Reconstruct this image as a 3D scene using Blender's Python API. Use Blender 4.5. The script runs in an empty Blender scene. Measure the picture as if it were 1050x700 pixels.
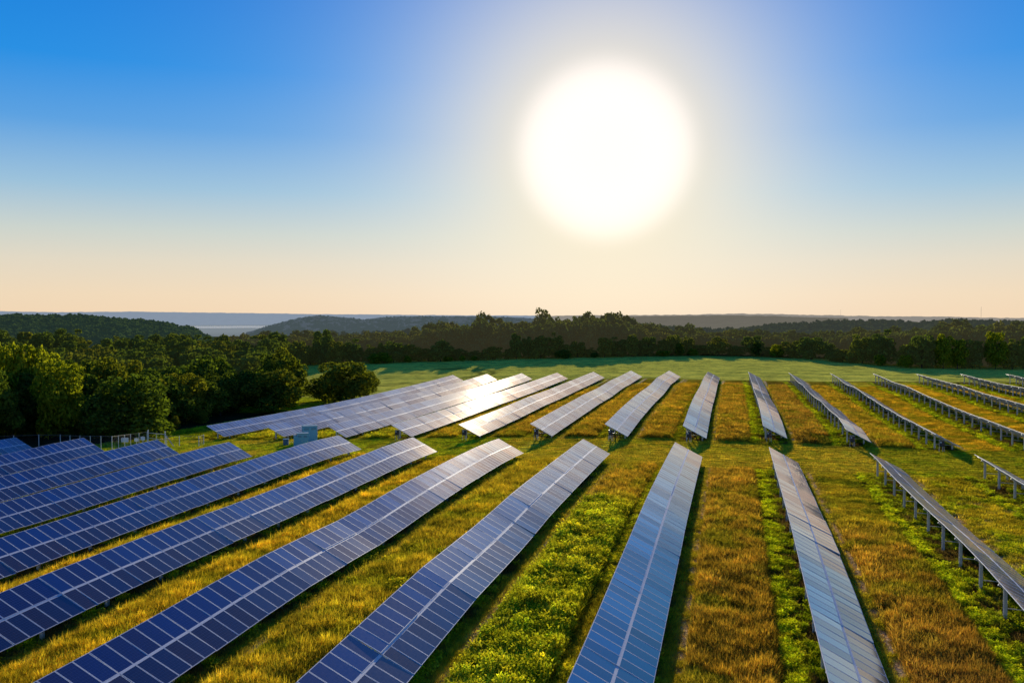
import bpy, bmesh, math, random
import numpy as np
from mathutils import Matrix, Vector, noise as mnoise

random.seed(7)
rng = np.random.default_rng(11)
scene = bpy.context.scene
COL = scene.collection
PI = math.pi

# ------------------------------------------------------------------ frame of reference
# The place is surveyed in site units (u across the rows, v along the rows); S turns them into metres.
S = 0.845
ZC = 16.65                        # camera height over the datum, metres
F_PX, H_Y = 915.1, 321.5
PSI = math.radians(13.918)
PITCH = math.atan((350 - H_Y) / F_PX)
TILT = math.radians(27.2)
SUN_EL, SUN_AZ = math.radians(10.2), math.radians(7.97)   # sun azimuth counted from +Y toward -X
W = 4.02 * S                      # slope width of a table
L = 4.90                          # length of a section

# ------------------------------------------------------------------ terrain
CTRL = [(-103.4,110.6,-21.04),(-91.4,110.3,-20.62),(-79.4,110.6,-20.56),(-67.4,109.7,-20.35),(-55.3,119.1,-20.26),(-43.0,117.6,-19.96),(-43.0,49.5,-19.57),(-31.5,119.2,-19.99),(-31.5,49.6,-19.49),(-31.5,43.8,-19.64),(-31.5,38.0,-19.74),(-19.4,118.2,-19.43),(-19.4,54.4,-19.01),(-19.4,42.9,-19.37),(-7.7,120.6,-19.87),(-7.7,55.2,-19.63),(-7.7,49.3,-19.74),(4.4,119.2,-19.82),(4.4,61.5,-19.98),(4.4,55.6,-20.16),(4.4,49.9,-20.35),(16.3,117.7,-19.82),(28.6,118.4,-19.72),(-91.4,141.4,-22.75),(-91.4,287.9,-23.25),(-79.4,140.8,-22.26),(-79.4,287.4,-22.73),(-67.4,140.2,-21.8),(-67.4,286.2,-22.25),(-55.4,139.6,-21.25),(-55.4,284.6,-21.85),(-43.4,138.8,-20.75),(-43.4,285.6,-21.33),(-31.4,138.9,-20.31),(-31.4,285.7,-20.91),(-19.5,138.7,-19.92),(-19.5,284.5,-20.55),(-7.5,139.2,-19.92),(-7.5,288.3,-20.98),(4.6,142.2,-19.97),(4.6,280.0,-20.37),(16.9,141.5,-20.23),(16.9,290.4,-20.91),(28.8,139.8,-20.17),(28.8,286.7,-20.69),(40.5,283.7,-20.46),(52.5,283.9,-20.38),(64.5,283.2,-20.22),(76.5,282.3,-20.04),(28.8,287.7,-20.81),(28.8,244.3,-21.04),(28.8,211.1,-20.74),(28.8,186.0,-20.88),(28.8,166.4,-20.77),(28.8,150.6,-20.36),(28.8,138.1,-20.04),(40.7,284.7,-20.54),(40.7,235.7,-20.14),(40.7,213.4,-20.28),(40.7,195.1,-20.31),(40.7,177.1,-20.29),(40.7,161.1,-20.06),(40.7,150.8,-20.01),(40.7,141.8,-19.84),(52.7,284.7,-20.45),(52.7,253.0,-20.04),(52.7,233.2,-19.72),(52.7,216.4,-19.87),(52.7,199.4,-19.76),(52.7,189.5,-19.64),(52.7,183.9,-19.55),(64.6,283.5,-20.29),(64.6,265.5,-20.22),(64.6,247.9,-20.16),(64.6,235.4,-19.89),(64.6,225.6,-19.63),(16.8,289.2,-20.87),(16.8,228.8,-20.07),(16.8,181.7,-19.49),(16.8,150.9,-19.26),(16.8,138.5,-19.96),(-19.5,284.9,-20.62),(-19.5,229.0,-19.7),(-19.5,139.2,-20.02),(-19.5,285.5,-20.56),(-19.5,237.4,-19.47),(-19.5,190.1,-19.55),(-19.5,158.1,-19.6),(-19.5,138.8,-19.88),(-31.4,285.6,-20.68),(-31.4,246.1,-20.52),(-31.4,208.4,-20.51),(-31.4,178.2,-20.29),(-31.4,155.4,-20.29),(-31.4,138.9,-20.24),(16.4,119.1,-20.06),(16.4,107.9,-19.92),(16.4,96.8,-19.96),(16.4,85.3,-19.82),(16.4,78.0,-19.71),(16.4,71.8,-19.55),(16.4,63.0,-19.72),(-19.5,100.5,-19.21),(-19.5,78.1,-18.95),(-19.5,61.5,-19.15),(-19.5,53.9,-19.05),(-19.5,43.1,-19.5),(-31.5,68.1,-19.76),(-31.5,49.4,-19.43),(-31.5,34.4,-19.8),(-43.3,93.7,-19.81),(-43.3,65.2,-19.62),(-43.3,49.7,-19.65),(-43.3,44.9,-19.78),(-55.3,57.4,-20.2),(-55.3,83.3,-20.08),(-67.3,69.9,-20.64),(-67.3,97.9,-20.3),(-79.4,78.8,-20.98),(-79.4,110.4,-20.59),(-79.4,82.5,-20.9),(-79.4,99.0,-20.68),(-91.4,95.1,-20.9),(-91.4,101.0,-20.8),(-43.4,192.2,-20.89),(-55.4,139.5,-21.23)]
EXTRA = [(-60, 20, -19.9), (0, 15, -19.9), (45, 15, -19.9), (60, 60, -19.8), (80, 110, -19.8), (60, 130, -19.8),
         (95, 200, -19.7), (110, 290, -19.9), (-80, 40, -20.6), (-110, 60, -21.3), (-125, 100, -22.2),
         (-118, 124, -22.6), (-104, 128, -22.6), (-110, 150, -23.3), (-104, 190, -24.2), (-89, 190, -23.6),
         (-150, 160, -24.5), (-200, 200, -25.5), (-140, 250, -25.5), (-120, 290, -24.6), (-180, 330, -25), (-240, 300, -26),
         (-142, 347, -22.9), (-105, 380, -22.0), (-66, 408, -21.3), (-24, 438, -20.7), (20, 403, -20.7), (37, 370, -20.9),
         (64, 330, -20.9), (90, 320, -20.8), (-60, 330, -21.5), (-20, 350, -20.9), (20, 340, -20.9), (-100, 330, -22.9),
         (-20, 500, -21.5), (-150, 450, -23), (80, 450, -22), (150, 350, -21.5), (-200, 520, -24), (140, 200, -20),
         (-60, 124, -21.1), (-30, 128, -20.4), (6, 128, -20.0), (30, 128, -20.0)]
cp = np.array(CTRL + EXTRA, float)
cp[:, :2] /= 50.0

def _phi(r2):
    return 0.5 * r2 * np.log(r2 + 1e-12)

def _fit():
    n = len(cp)
    d = cp[:, None, :2] - cp[None, :, :2]
    K = _phi((d ** 2).sum(-1)) + np.eye(n) * 0.012
    P = np.hstack([np.ones((n, 1)), cp[:, :2]])
    A = np.zeros((n + 3, n + 3)); A[:n, :n] = K; A[:n, n:] = P; A[n:, :n] = P.T
    b = np.concatenate([cp[:, 2], np.zeros(3)])
    return np.linalg.solve(A, b)
_w = _fit()

def hgrid(u, v):
    """terrain height in metres for arrays of site units"""
    u = np.asarray(u, float); v = np.asarray(v, float)
    shp = u.shape
    uf, vf = u.ravel() / 50.0, v.ravel() / 50.0
    out = np.empty(len(uf))
    for i in range(0, len(uf), 60000):
        a, b = uf[i:i + 60000], vf[i:i + 60000]
        r2 = (a[:, None] - cp[None, :, 0]) ** 2 + (b[:, None] - cp[None, :, 1]) ** 2
        out[i:i + 60000] = _phi(r2) @ _w[:-3] + _w[-3] + _w[-2] * a + _w[-1] * b
    uu, vv = uf * 50, vf * 50
    # outside the surveyed area settle on gentle plain, then the river valley far off
    du = np.maximum(0, np.maximum(-230 - uu, uu - 130)); dv = np.maximum(0, np.maximum(10 - vv, vv - 480))
    t = np.clip(np.hypot(du, dv) / 90, 0, 1); t = t * t * (3 - 2 * t)
    out = np.clip(out, -29, -17) * (1 - t) + (-23.0) * t
    r = np.hypot(uu, vv)
    q = np.clip((r - 800) / 1800, 0, 1); q = q * q * (3 - 2 * q)
    out = out - q * 52 - np.maximum(0, r - 6000) * .0075
    return (out * S + ZC).reshape(shp)

def h(u, v):
    return float(hgrid(np.array([u]), np.array([v]))[0])

# camera maths: from a direction in the photograph to a point standing on the terrain
def cam_ray(px, py):
    a, b = (px - 525) / F_PX, (350 - py) / F_PX
    Y = math.cos(PITCH) + b * math.sin(PITCH); Z = -math.sin(PITCH) + b * math.cos(PITCH)
    return a * math.cos(PSI) - Y * math.sin(PSI), a * math.sin(PSI) + Y * math.cos(PSI), Z

def ground_at(px, py):
    du, dv, dz = cam_ray(px, py)
    k = 25.0
    for _ in range(4000):
        if dz * k * S + ZC < h(du * k, dv * k): break
        k *= 1.01
    return du * k, dv * k

def at_depth(px, d):
    du, dv, dz = cam_ray(px, H_Y)
    return du * d, dv * d

def pix(u, v, zm):
    """where a point (site units, metres) lies in the 1050x700 photograph"""
    z = (zm - ZC) / S
    X = u * math.cos(PSI) + v * math.sin(PSI); Y = -u * math.sin(PSI) + v * math.cos(PSI)
    yc = Y * math.cos(PITCH) - z * math.sin(PITCH); zc = Y * math.sin(PITCH) + z * math.cos(PITCH)
    if yc < 1: return None
    return 525 + F_PX * X / yc, 350 - F_PX * zc / yc, yc

# ------------------------------------------------------------------ helpers
def srgb(r, g, b):
    f = lambda c: (c / 255 / 12.92) if c / 255 <= 0.04045 else ((c / 255 + 0.055) / 1.055) ** 2.4
    return (f(r), f(g), f(b), 1)

class NT:
    def __init__(self, name):
        self.m = bpy.data.materials.new(name); self.m.use_nodes = True
        self.t = self.m.node_tree; self.t.nodes.clear()
        self.out = self.n('ShaderNodeOutputMaterial')
    def n(self, typ, **kw):
        nd = self.t.nodes.new(typ)
        for k, v in kw.items():
            if k.startswith('i_'):
                key = k[2:]; key = int(key) if key.isdigit() else key.replace('_', ' ')
                nd.inputs[key].default_value = v
            else: setattr(nd, k, v)
        return nd
    def l(self, a, b): self.t.links.new(a, b)
    def noise(self, vec, scale, detail=4, rough=.6):
        n = self.n('ShaderNodeTexNoise'); n.inputs['Scale'].default_value = scale
        n.inputs['Detail'].default_value = detail; n.inputs['Roughness'].default_value = rough
        if vec: self.l(vec, n.inputs['Vector'])
        return n
    def ramp(self, fac, stops):
        r = self.n('ShaderNodeValToRGB'); e = r.color_ramp.elements
        while len(e) > 2: e.remove(e[-1])
        for i, (p, c) in enumerate(stops):
            if i < 2: e[i].position = p
            el = e[i] if i < 2 else e.new(p)
            el.color = c if len(c) == 4 else (*c, 1)
        self.l(fac, r.inputs['Fac']); return r
    def mix(self, fac, a, b, blend='MIX'):
        m = self.n('ShaderNodeMix', data_type='RGBA', blend_type=blend)
        for s, val in ((0, fac), (6, a), (7, b)):
            if isinstance(val, bpy.types.NodeSocket): self.l(val, m.inputs[s])
            elif isinstance(val, (int, float)): m.inputs[s].default_value = val
            else: m.inputs[s].default_value = val if len(val) == 4 else (*val, 1)
        return m.outputs[2]
    def math(self, op, a, b=None, clamp=False):
        m = self.n('ShaderNodeMath', operation=op, use_clamp=clamp)
        for i, val in enumerate((a, b)):
            if val is None: continue
            if isinstance(val, bpy.types.NodeSocket): self.l(val, m.inputs[i])
            else: m.inputs[i].default_value = val
        return m.outputs[0]

class MB:
    """collects shapes, builds ONE mesh"""
    def __init__(self): self.v = []; self.f = []; self.mi = []
    def quad(self, pts, mi=0):
        b = len(self.v); self.v += [tuple(p) for p in pts]; self.f.append(tuple(range(b, b + len(pts)))); self.mi.append(mi)
    def box(self, x0, x1, y0, y1, z0, z1, mi=0, M=None):
        b = len(self.v)
        c = [(x0, y0, z0), (x1, y0, z0), (x1, y1, z0), (x0, y1, z0), (x0, y0, z1), (x1, y0, z1), (x1, y1, z1), (x0, y1, z1)]
        if M: c = [tuple(M @ Vector(p)) for p in c]
        self.v += c
        for q in ((0, 3, 2, 1), (4, 5, 6, 7), (0, 1, 5, 4), (1, 2, 6, 5), (2, 3, 7, 6), (3, 0, 4, 7)):
            self.f.append(tuple(b + i for i in q)); self.mi.append(mi)
    def bar(self, p, q, w, t=None, mi=0, up=(0, 0, 1)):
        t = t or w; p = Vector(p); q = Vector(q); d = q - p; n = d.normalized(); u = Vector(up)
        if abs(n.dot(u)) > .98: u = Vector((0, 1, 0))
        a = n.cross(u).normalized(); b_ = a.cross(n).normalized()
        M = Matrix((a, n, b_)).transposed().to_4x4(); M.translation = p
        self.box(-w / 2, w / 2, 0, d.length, -t / 2, t / 2, mi, M)
    def tube(self, pts, radii, n=8, mi=0, cap=True):
        b = len(self.v); prev = None
        for k, (p, r) in enumerate(zip(pts, radii)):
            p = Vector(p)
            d = (Vector(pts[min(k + 1, len(pts) - 1)]) - Vector(pts[max(k - 1, 0)])).normalized()
            u = Vector((1, 0, 0)) if abs(d.x) < .9 else Vector((0, 1, 0))
            a = d.cross(u).normalized(); c = d.cross(a)
            for i in range(n):
                t = 2 * PI * i / n; self.v.append(tuple(p + a * math.cos(t) * r + c * math.sin(t) * r))
        for k in range(len(pts) - 1):
            for i in range(n):
                j = (i + 1) % n
                self.f.append((b + k * n + i, b + k * n + j, b + (k + 1) * n + j, b + (k + 1) * n + i)); self.mi.append(mi)
        if cap:
            self.f.append(tuple(b + (len(pts) - 1) * n + i for i in range(n))); self.mi.append(mi)
    def mesh(self, name, mats):
        me = bpy.data.meshes.new(name); me.from_pydata(self.v, [], self.f)
        for m in mats: me.materials.append(m)
        if len(mats) > 1: me.polygons.foreach_set('material_index', self.mi)
        bm = bmesh.new(); bm.from_mesh(me); bmesh.ops.recalc_face_normals(bm, faces=bm.faces) if False else None
        bm.free(); me.update(); return me

def link(name, data, parent=None, M=None):
    o = bpy.data.objects.new(name, data); COL.objects.link(o)
    if parent: o.parent = parent
    if M is not None: o.matrix_basis = M
    return o

def tag(o, label=None, cat=None, group=None, kind=None):
    if label: o['label'] = label
    if cat: o['category'] = cat
    if group: o['group'] = group
    if kind: o['kind'] = kind
    return o

def np_mesh(name, verts, faces, mats, smooth=False):
    me = bpy.data.meshes.new(name)
    nv, nf, k = len(verts), len(faces), faces.shape[1]
    me.vertices.add(nv); me.loops.add(nf * k); me.polygons.add(nf)
    me.vertices.foreach_set('co', np.ascontiguousarray(verts, np.float32).ravel())
    me.loops.foreach_set('vertex_index', np.ascontiguousarray(faces, np.int32).ravel())
    me.polygons.foreach_set('loop_start', np.arange(0, nf * k, k, dtype=np.int32))
    me.polygons.foreach_set('use_smooth', np.full(nf, smooth))
    for m in mats: me.materials.append(m)
    me.update(calc_edges=True); return me

def vnoise(x, y, seed=0):
    """smooth value noise on numpy arrays, about 0..1"""
    x = np.asarray(x, float) + seed * 17.3; y = np.asarray(y, float) - seed * 9.1
    xi, yi = np.floor(x).astype(np.int64), np.floor(y).astype(np.int64)
    fx, fy = x - xi, y - yi; fx = fx * fx * (3 - 2 * fx); fy = fy * fy * (3 - 2 * fy)
    def hsh(a, b):
        n = (a * 374761393 + b * 668265263 + seed * 974711) & 0xffffffff
        n = ((n ^ (n >> 13)) * 1274126177) & 0xffffffff
        return ((n ^ (n >> 16)) & 0xffff) / 65535.0
    return (hsh(xi, yi) * (1 - fx) + hsh(xi + 1, yi) * fx) * (1 - fy) + (hsh(xi, yi + 1) * (1 - fx) + hsh(xi + 1, yi + 1) * fx) * fy

def fbm(x, y, seed=0, o=3):
    s, a, t = 0, 1, 0
    for k in range(o):
        s = s + vnoise(x * 2 ** k, y * 2 ** k, seed + k) * a; t += a; a *= .5
    return s / t

# ------------------------------------------------------------------ materials
def mat_metal(name, col, rough=.45, metallic=.6):
    k = NT(name); p = k.n('ShaderNodeBsdfPrincipled')
    tc = k.n('ShaderNodeTexCoord'); n = k.noise(tc.outputs['Object'], 9, 5)
    c = k.mix(n.outputs['Fac'], [x * .75 for x in col], [min(1, x * 1.2) for x in col])
    k.l(c, p.inputs['Base Color']); p.inputs['Metallic'].default_value = metallic
    p.inputs['Roughness'].default_value = rough; k.l(p.outputs[0], k.out.inputs[0]); return k.m

STEEL = mat_metal('galvanised_steel', (.72, .70, .66), .5, .05)
FRAME = mat_metal('aluminium_frame', (.72, .72, .72), .65, 0)
WIREM = mat_metal('weathered_wire', (.10, .11, .10), .7, .2)
DARKM = mat_metal('dark_box_metal', (.045, .045, .05), .5, .2)
LIGHTM = mat_metal('pale_box_metal', (.5, .5, .5), .5, .1)
REDM = mat_metal('red_handle', (.35, .05, .03), .5, .1)
SIGNM = mat_metal('white_sign_metal', (.75, .76, .78), .5, 0)
CONC = mat_metal('concrete_pad', (.33, .31, .28), .9, 0)
BACK = mat_metal('module_backsheet', (.30, .31, .33), .6, 0)

def mat_glass(name, blue, brown, tint):
    k = NT(name); p = k.n('ShaderNodeBsdfPrincipled')
    tc = k.n('ShaderNodeTexCoord'); oi = k.n('ShaderNodeObjectInfo')
    base = k.mix(oi.outputs['Random'], blue, brown)
    sep = k.n('ShaderNodeSeparateXYZ'); k.l(tc.outputs['Object'], sep.inputs[0])
    # cells: 10 up the slope, 6 across; fine pale gaps and busbars
    fx = k.math('FRACT', k.math('DIVIDE', sep.outputs[0], 0.158)); fy = k.math('FRACT', k.math('DIVIDE', sep.outputs[1], 0.152))
    ex = k.math('GREATER_THAN', k.math('ABSOLUTE', k.math('SUBTRACT', fx, .5)), .472)
    ey = k.math('GREATER_THAN', k.math('ABSOLUTE', k.math('SUBTRACT', fy, .5)), .472)
    line = k.math('MAXIMUM', ex, ey)
    n = k.noise(tc.outputs['Object'], 1.3, 3)
    base2 = k.mix(k.math('MULTIPLY', n.outputs['Fac'], .5), base, [c * 2.0 for c in blue])
    c = k.mix(k.math('MULTIPLY', line, .55), base2, (.10, .12, .2))
    k.l(c, p.inputs['Base Color'])
    # patchy roughness, also weighting a rough warm lobe added as sun sheen
    dn = k.noise(tc.outputs['Object'], 4.0, 5, .7)
    r = k.math('ADD', k.math('MULTIPLY', dn.outputs['Fac'], .04), .055)
    p.inputs['Specular IOR Level'].default_value = 0.0; p.inputs['Roughness'].default_value = .8
    lw = k.n('ShaderNodeLayerWeight', i_Blend=.5)
    fr = k.math('ADD', k.math('MULTIPLY', k.math('POWER', lw.outputs['Facing'], 2.0), .93), .05)
    sh = k.n('ShaderNodeBsdfGlossy'); k.l(k.mix(oi.outputs['Random'], [q * 1.08 for q in tint[:3]], [tint[0] * .88, tint[1] * .76, tint[2] * .70]), sh.inputs['Color']); k.l(r, sh.inputs['Roughness'])
    cm = k.n('ShaderNodeMixShader'); k.l(fr, cm.inputs[0]); k.l(p.outputs[0], cm.inputs[1]); k.l(sh.outputs[0], cm.inputs[2])
    gl = k.n('ShaderNodeBsdfGlossy'); gl.inputs['Color'].default_value = (.9, .78, .66, 1); gl.inputs['Roughness'].default_value = .42
    dm = k.n('ShaderNodeMixShader'); k.l(k.math('MULTIPLY', dn.outputs['Fac'], .014), dm.inputs[0]); k.l(cm.outputs[0], dm.inputs[1]); k.l(gl.outputs[0], dm.inputs[2])
    du = k.n('ShaderNodeBsdfDiffuse'); du.inputs[0].default_value = (.95, .78, .52, 1)     # pale warm colour standing in for sky reflection at a grazing look
    d2 = k.n('ShaderNodeMixShader'); k.l(k.math('MULTIPLY', k.math('POWER', lw.outputs['Facing'], 7.0), .60), d2.inputs[0]); k.l(dm.outputs[0], d2.inputs[1]); k.l(du.outputs[0], d2.inputs[2])
    k.l(d2.outputs[0], k.out.inputs[0]); return k.m
GLASS_U = mat_glass('cell_glass_blue', (.001, .012, .095), (.045, .030, .050), (1, .96, .92, 1))
GLASS_L = mat_glass('cell_glass_brown_reflect', (.010, .007, .030), (.085, .045, .032), (.98, .86, .77, 1))  # lower modules: brown reflection of the low sky put into the colours

def mat_leaf(name, dark, light, trans=.35, rand=True, warm=None):
    k = NT(name); tc = k.n('ShaderNodeTexCoord'); oi = k.n('ShaderNodeObjectInfo'); g = k.n('ShaderNodeNewGeometry')
    n = k.noise(tc.outputs['Object'], 2.2, 4, .65)
    r = k.ramp(n.outputs['Fac'], [(.3, dark), (.7, light)])
    c = r.outputs[0]
    if warm: c = k.mix(k.ramp(oi.outputs['Random'], [(.45, (0, 0, 0)), (1, (.75, .75, .75))]).outputs[0], c, warm)
    v = k.math('ADD', k.math('MULTIPLY', g.outputs['Random Per Island'], .8), .6)
    vv = k.n('ShaderNodeCombineXYZ')
    for i in range(3): k.l(v, vv.inputs[i])
    c = k.mix(1.0, c, vv.outputs[0], 'MULTIPLY')
    d = k.n('ShaderNodeBsdfDiffuse'); t = k.n('ShaderNodeBsdfTranslucent')
    k.l(c, d.inputs[0]); c2 = k.mix(.5, c, (.75, .85, .12), 'MULTIPLY')
    k.l(k.mix(1.0, c, (1.6, 1.5, .5), 'MULTIPLY'), t.inputs[0])
    m = k.n('ShaderNodeMixShader', i_0=trans); k.l(d.outputs[0], m.inputs[1]); k.l(t.outputs[0], m.inputs[2])
    k.l(m.outputs[0], k.out.inputs[0]); return k.m

LEAF = mat_leaf('tree_leaves', (.032, .062, .016), (.14, .20, .024), .45, warm=(.18, .18, .02))
def add_glow_haze(m, haze, amt):  # blends flat emission into leaves as painted distance haze
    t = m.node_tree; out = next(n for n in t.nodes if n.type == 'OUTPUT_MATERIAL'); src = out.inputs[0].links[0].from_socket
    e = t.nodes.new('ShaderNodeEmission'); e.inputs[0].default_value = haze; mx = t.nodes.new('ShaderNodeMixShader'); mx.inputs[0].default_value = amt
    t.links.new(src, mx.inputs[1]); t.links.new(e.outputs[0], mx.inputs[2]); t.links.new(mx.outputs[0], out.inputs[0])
MATS_BACK = mat_leaf('hazy_back_leaves', (.035, .060, .020), (.11, .15, .032), .35, warm=(.13, .13, .03))
LEAF_FAR = mat_leaf('far_hedge_leaves_hazed', (.035, .065, .018), (.13, .18, .025), .42, warm=(.17, .16, .02)); add_glow_haze(LEAF_FAR, srgb(80, 90, 60), .07)
LEAF_Y = mat_leaf('yellow_and_sunlit_leaves', (.14, .19, .014), (.30, .31, .02), .45)  # yellow foliage; also paints sunlight into some left-wood trees and shrubs
BARK = mat_metal('bark', (.07, .055, .04), .95, 0)

# ------------------------------------------------------------------ what grows where
def smooth(x, a, b):
    t = np.clip((x - a) / (b - a), 0, 1); return t * t * (3 - 2 * t)

C = dict(orange=(.50, .34, .040), gold=(.66, .50, .032), green=(.36, .47, .016), lime=(.56, .64, .020), brown=(.15, .10, .04),
         mown=(.56, .52, .032), olive=(.44, .38, .038), tan=(.62, .45, .26), rust=(.42, .24, .05), yellow=(.68, .54, .030),
         dark=(.08, .09, .018), bean=(.44, .46, .065), bean2=(.80, .74, .10), wood=(.03, .036, .015), meadow=(.46, .52, .020))
C = {k: np.array(v) for k, v in C.items()}
U0 = -103.4

def bay_style(i, v, u, far):
    """mix weights (orange, gold, green, mown, rust) of the tall strip in bay i"""
    n = fbm(u / 5, v / 7, 3); m = fbm(u / 2.5, v / 3, 9)
    shp = u.shape
    out = {k: np.zeros(shp) for k in ('orange', 'gold', 'green', 'mown', 'rust', 'yellow')}
    def put(mask, **kw):
        s = sum(kw.values())
        for k, a in kw.items(): out[k] = np.where(mask, a / s, out[k])
    N = ~far
    put(N & (i <= 3), gold=.4, yellow=.4, green=.2)
    put(N & (i == 4), yellow=.8, gold=.2)
    put(N & (i == 5), yellow=.9, gold=.15)
    put(N & (i == 6), gold=.65, green=.3, orange=.2)
    put(N & (i == 7), green=.8, gold=.25)
    a = smooth(v + 14 * n, 95, 103); out['orange'] = np.where(N & (i == 7), a * .55, out['orange']); out['green'] = np.where(N & (i == 7), (1 - a) * .75 + .05, out['green']); out['gold'] = np.where(N & (i == 7), .3, out['gold'])
    put(N & (i == 8), orange=.75, gold=.3, rust=.12)
    put(N & (i == 9), orange=.7, gold=.25, rust=.2)
    a = smooth(v + 10 * n, 84, 92)
    for k, q in dict(orange=.1, gold=.25, mown=.5, green=.1, rust=0).items():
        out[k] = np.where(N & (i == 9), out[k] * (1 - a) + q * a, out[k])
    put(N & (i >= 10), mown=.55, yellow=.2, green=.15, gold=.2)
    put(far & (i <= 3), green=.6, mown=.7, gold=.3)
    put(far & (i == 4), gold=.6, orange=.35, mown=.3)
    put(far & (i >= 5) & (i <= 7), gold=.55, orange=.55)
    put(far & (i == 8), orange=.75, gold=.35)
    put(far & (i == 9), orange=.6, rust=.3, gold=.2)
    put(far & (i == 10), orange=.35, gold=.55)
    put(far & (i >= 11), gold=.6, yellow=.35, orange=.12)
    return out, n, m

def zones(u, v):
    """per point: colour, growth height (m) and density"""
    u = np.asarray(u, float); v = np.asarray(v, float)
    n1 = fbm(u / 3, v / 3, 1); n2 = fbm(u / 1.1, v / 1.1, 5); n3 = fbm(u / 12, v / 12, 8)
    k = np.floor((u - U0) / 12.0).astype(int); rel = (u - U0) - 12.0 * k
    far = v > 130
    st, n, m = bay_style(k, v, u, far)
    tall = sum(st[q][..., None] * C[q] for q in st) / np.maximum(.01, sum(st.values()))[..., None]
    col = np.empty(u.shape + (3,)); col[:] = C['mown']; hgt = np.full(u.shape, .17); den = np.full(u.shape, .9)
    def lay(w, c, hh, dd):
        nonlocal col, hgt, den
        w = np.clip(w, 0, 1); col = col * (1 - w[..., None]) + np.asarray(c) * w[..., None]
        hgt = hgt * (1 - w) + hh * w; den = den * (1 - w) + dd * w
    inN = (v > 15) & (v < 119.5) & (u > U0 - 20) & (u < 66)
    inF = (v > 139.5) & (v < 285) & (u > -95) & (u < 100)
    blk = (inN | inF).astype(float)
    j = (n1 - .5) * .7
    right = (k >= 10)
    # under the tables: rank weeds and bare brown soil
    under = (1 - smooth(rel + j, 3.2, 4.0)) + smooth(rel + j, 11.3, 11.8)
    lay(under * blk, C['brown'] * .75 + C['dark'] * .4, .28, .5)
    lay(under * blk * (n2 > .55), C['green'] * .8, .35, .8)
    # green lush line left of each high edge
    gl = smooth(rel + j, 10.0, 10.5) * (1 - smooth(rel + j, 11.2, 11.7))
    gl = np.where(k <= 7, gl * smooth(n3, .3, .6) * .6, gl)
    lay(gl * blk, C['lime'] * .75 + C['green'] * .25, .32, 1.0)
    lay(gl * blk * (n2 < .4), C['dark'], .2, .6)
    # the tall strip
    tl = smooth(rel + j * .5, 4.9, 5.3) * (1 - smooth(rel + j * .5, 9.7, 10.1))
    vlim = np.where(far, smooth(v, 142.5, 143.3) * (1 - smooth(v, 281, 283)), (1 - smooth(v + j, 114.2, 115.4)))
    short = (k >= 10) & ~far
    tl = tl * np.where(short | (far & (k >= 11)), 1, vlim) * (k >= -1)
    mot = 1 + .9 * (m - .5) + .5 * (n2 - .5) * 2
    thh = np.where(short, .28, np.where(far & (k >= 11), .25, .62))
    thh = np.where(~far & (k == 9) & (v > 88), .2, thh)
    lay(tl * blk, tall * mot[..., None], thh, 1.0)
    lay(tl * blk * smooth(n1, .50, .66) * .45, C['green'] * .9, thh * .7, 1.0)
    lay(tl * blk * (k == 9) * (1 - smooth(v, 50, 66)) * .6, C['rust'] * 1.1, .6, 1.0)
    # thin furrow on either side of it
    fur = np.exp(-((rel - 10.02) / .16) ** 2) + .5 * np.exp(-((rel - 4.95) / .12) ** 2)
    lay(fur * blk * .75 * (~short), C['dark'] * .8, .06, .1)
    # wheel line of broken tan soil beyond the shadow of the low edge
    wob = 5.6 + 1.6 * np.exp(-((v - 68) / 14) ** 2)
    tt = (np.exp(-((rel - wob) / .22) ** 2) + np.exp(-((rel - wob - 1.7) / .2) ** 2) * (v < 90)) * (n2 > .45) * (k == 7)
    lay(tt * blk * 1.2, C['tan'] * .75, .04, .04)
    edge = (1 - smooth(np.abs(rel - 4.35), .25, .5))
    lay(edge * blk * .6, C['mown'] * 1.15, .14, .8)
    tan = np.exp(-((rel - 4.66 + j * .4) / .32) ** 2) * smooth(n2, .34, .46)
    lay(tan * blk * 1.25, C['tan'] * (.5 + n2[..., None] * .9), .03, .02)
    # access lane between the blocks with mower tracks along u
    lane = smooth(v + j, 115.8, 117.5) * (1 - smooth(v + j, 141.2, 142.4)) * (u > -100)
    lt = .5 + .5 * np.sin(v * 3.1 + 1.2 * np.sin(u * .05) + (n1 - .5) * 2.5)
    lay(lane * .9, C['olive'] * (.75 + .5 * n3[..., None]) + C['mown'] * .45, .17, .9)
    lay(lane * smooth(n1, .5, .7) * .5, C['meadow'], .15, .9)
    lay(lane * smooth(lt, .66, .92) * .6, C['dark'], .03, .1)
    lay(short * blk * smooth(n1, .52, .66) * .6, C['lime'] * .9, .3, 1.0)
    lay(short * blk * smooth(n2, .60, .70) * .5, C['tan'] * .8, .05, .2)
    lay(lane * (u < -35) * smooth(n3, .3, .5) * .8, C['meadow'] * 1.1, .14, .9)
    lay(lane * (u > 20) * .5, C['lime'] * .8, .14, .9)
    # meadow to the left of both blocks
    md = (1 - smooth(u + (v > 139.5) * 0, -97, -93)) * (v > 100)
    md = np.maximum(md, (1 - smooth(u, -97, -94)) * (v > 140)) * (v < 300)
    lay(md, C['meadow'] * (.7 + .6 * n3[..., None]), .16, .9)
    lay(md * smooth(n1, .55, .75) * .6, C['tan'] * .7 + C['gold'] * .3, .1, .3)
    # crop field beyond, from the boundary line to the far hedge
    bl = smooth(v, 285.2, 286.2) * (1 - smooth(v, 287.8, 288.6)) * (u > -70)
    fld = smooth(v, 288, 289) * (v < 900)
    fld = np.maximum(fld, (v > 255) * (u < -100) * (u > -190) * 1.0)
    rows = .5 + .5 * np.sin(v * 1.9 + u * .05 + 3 * n3)
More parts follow.
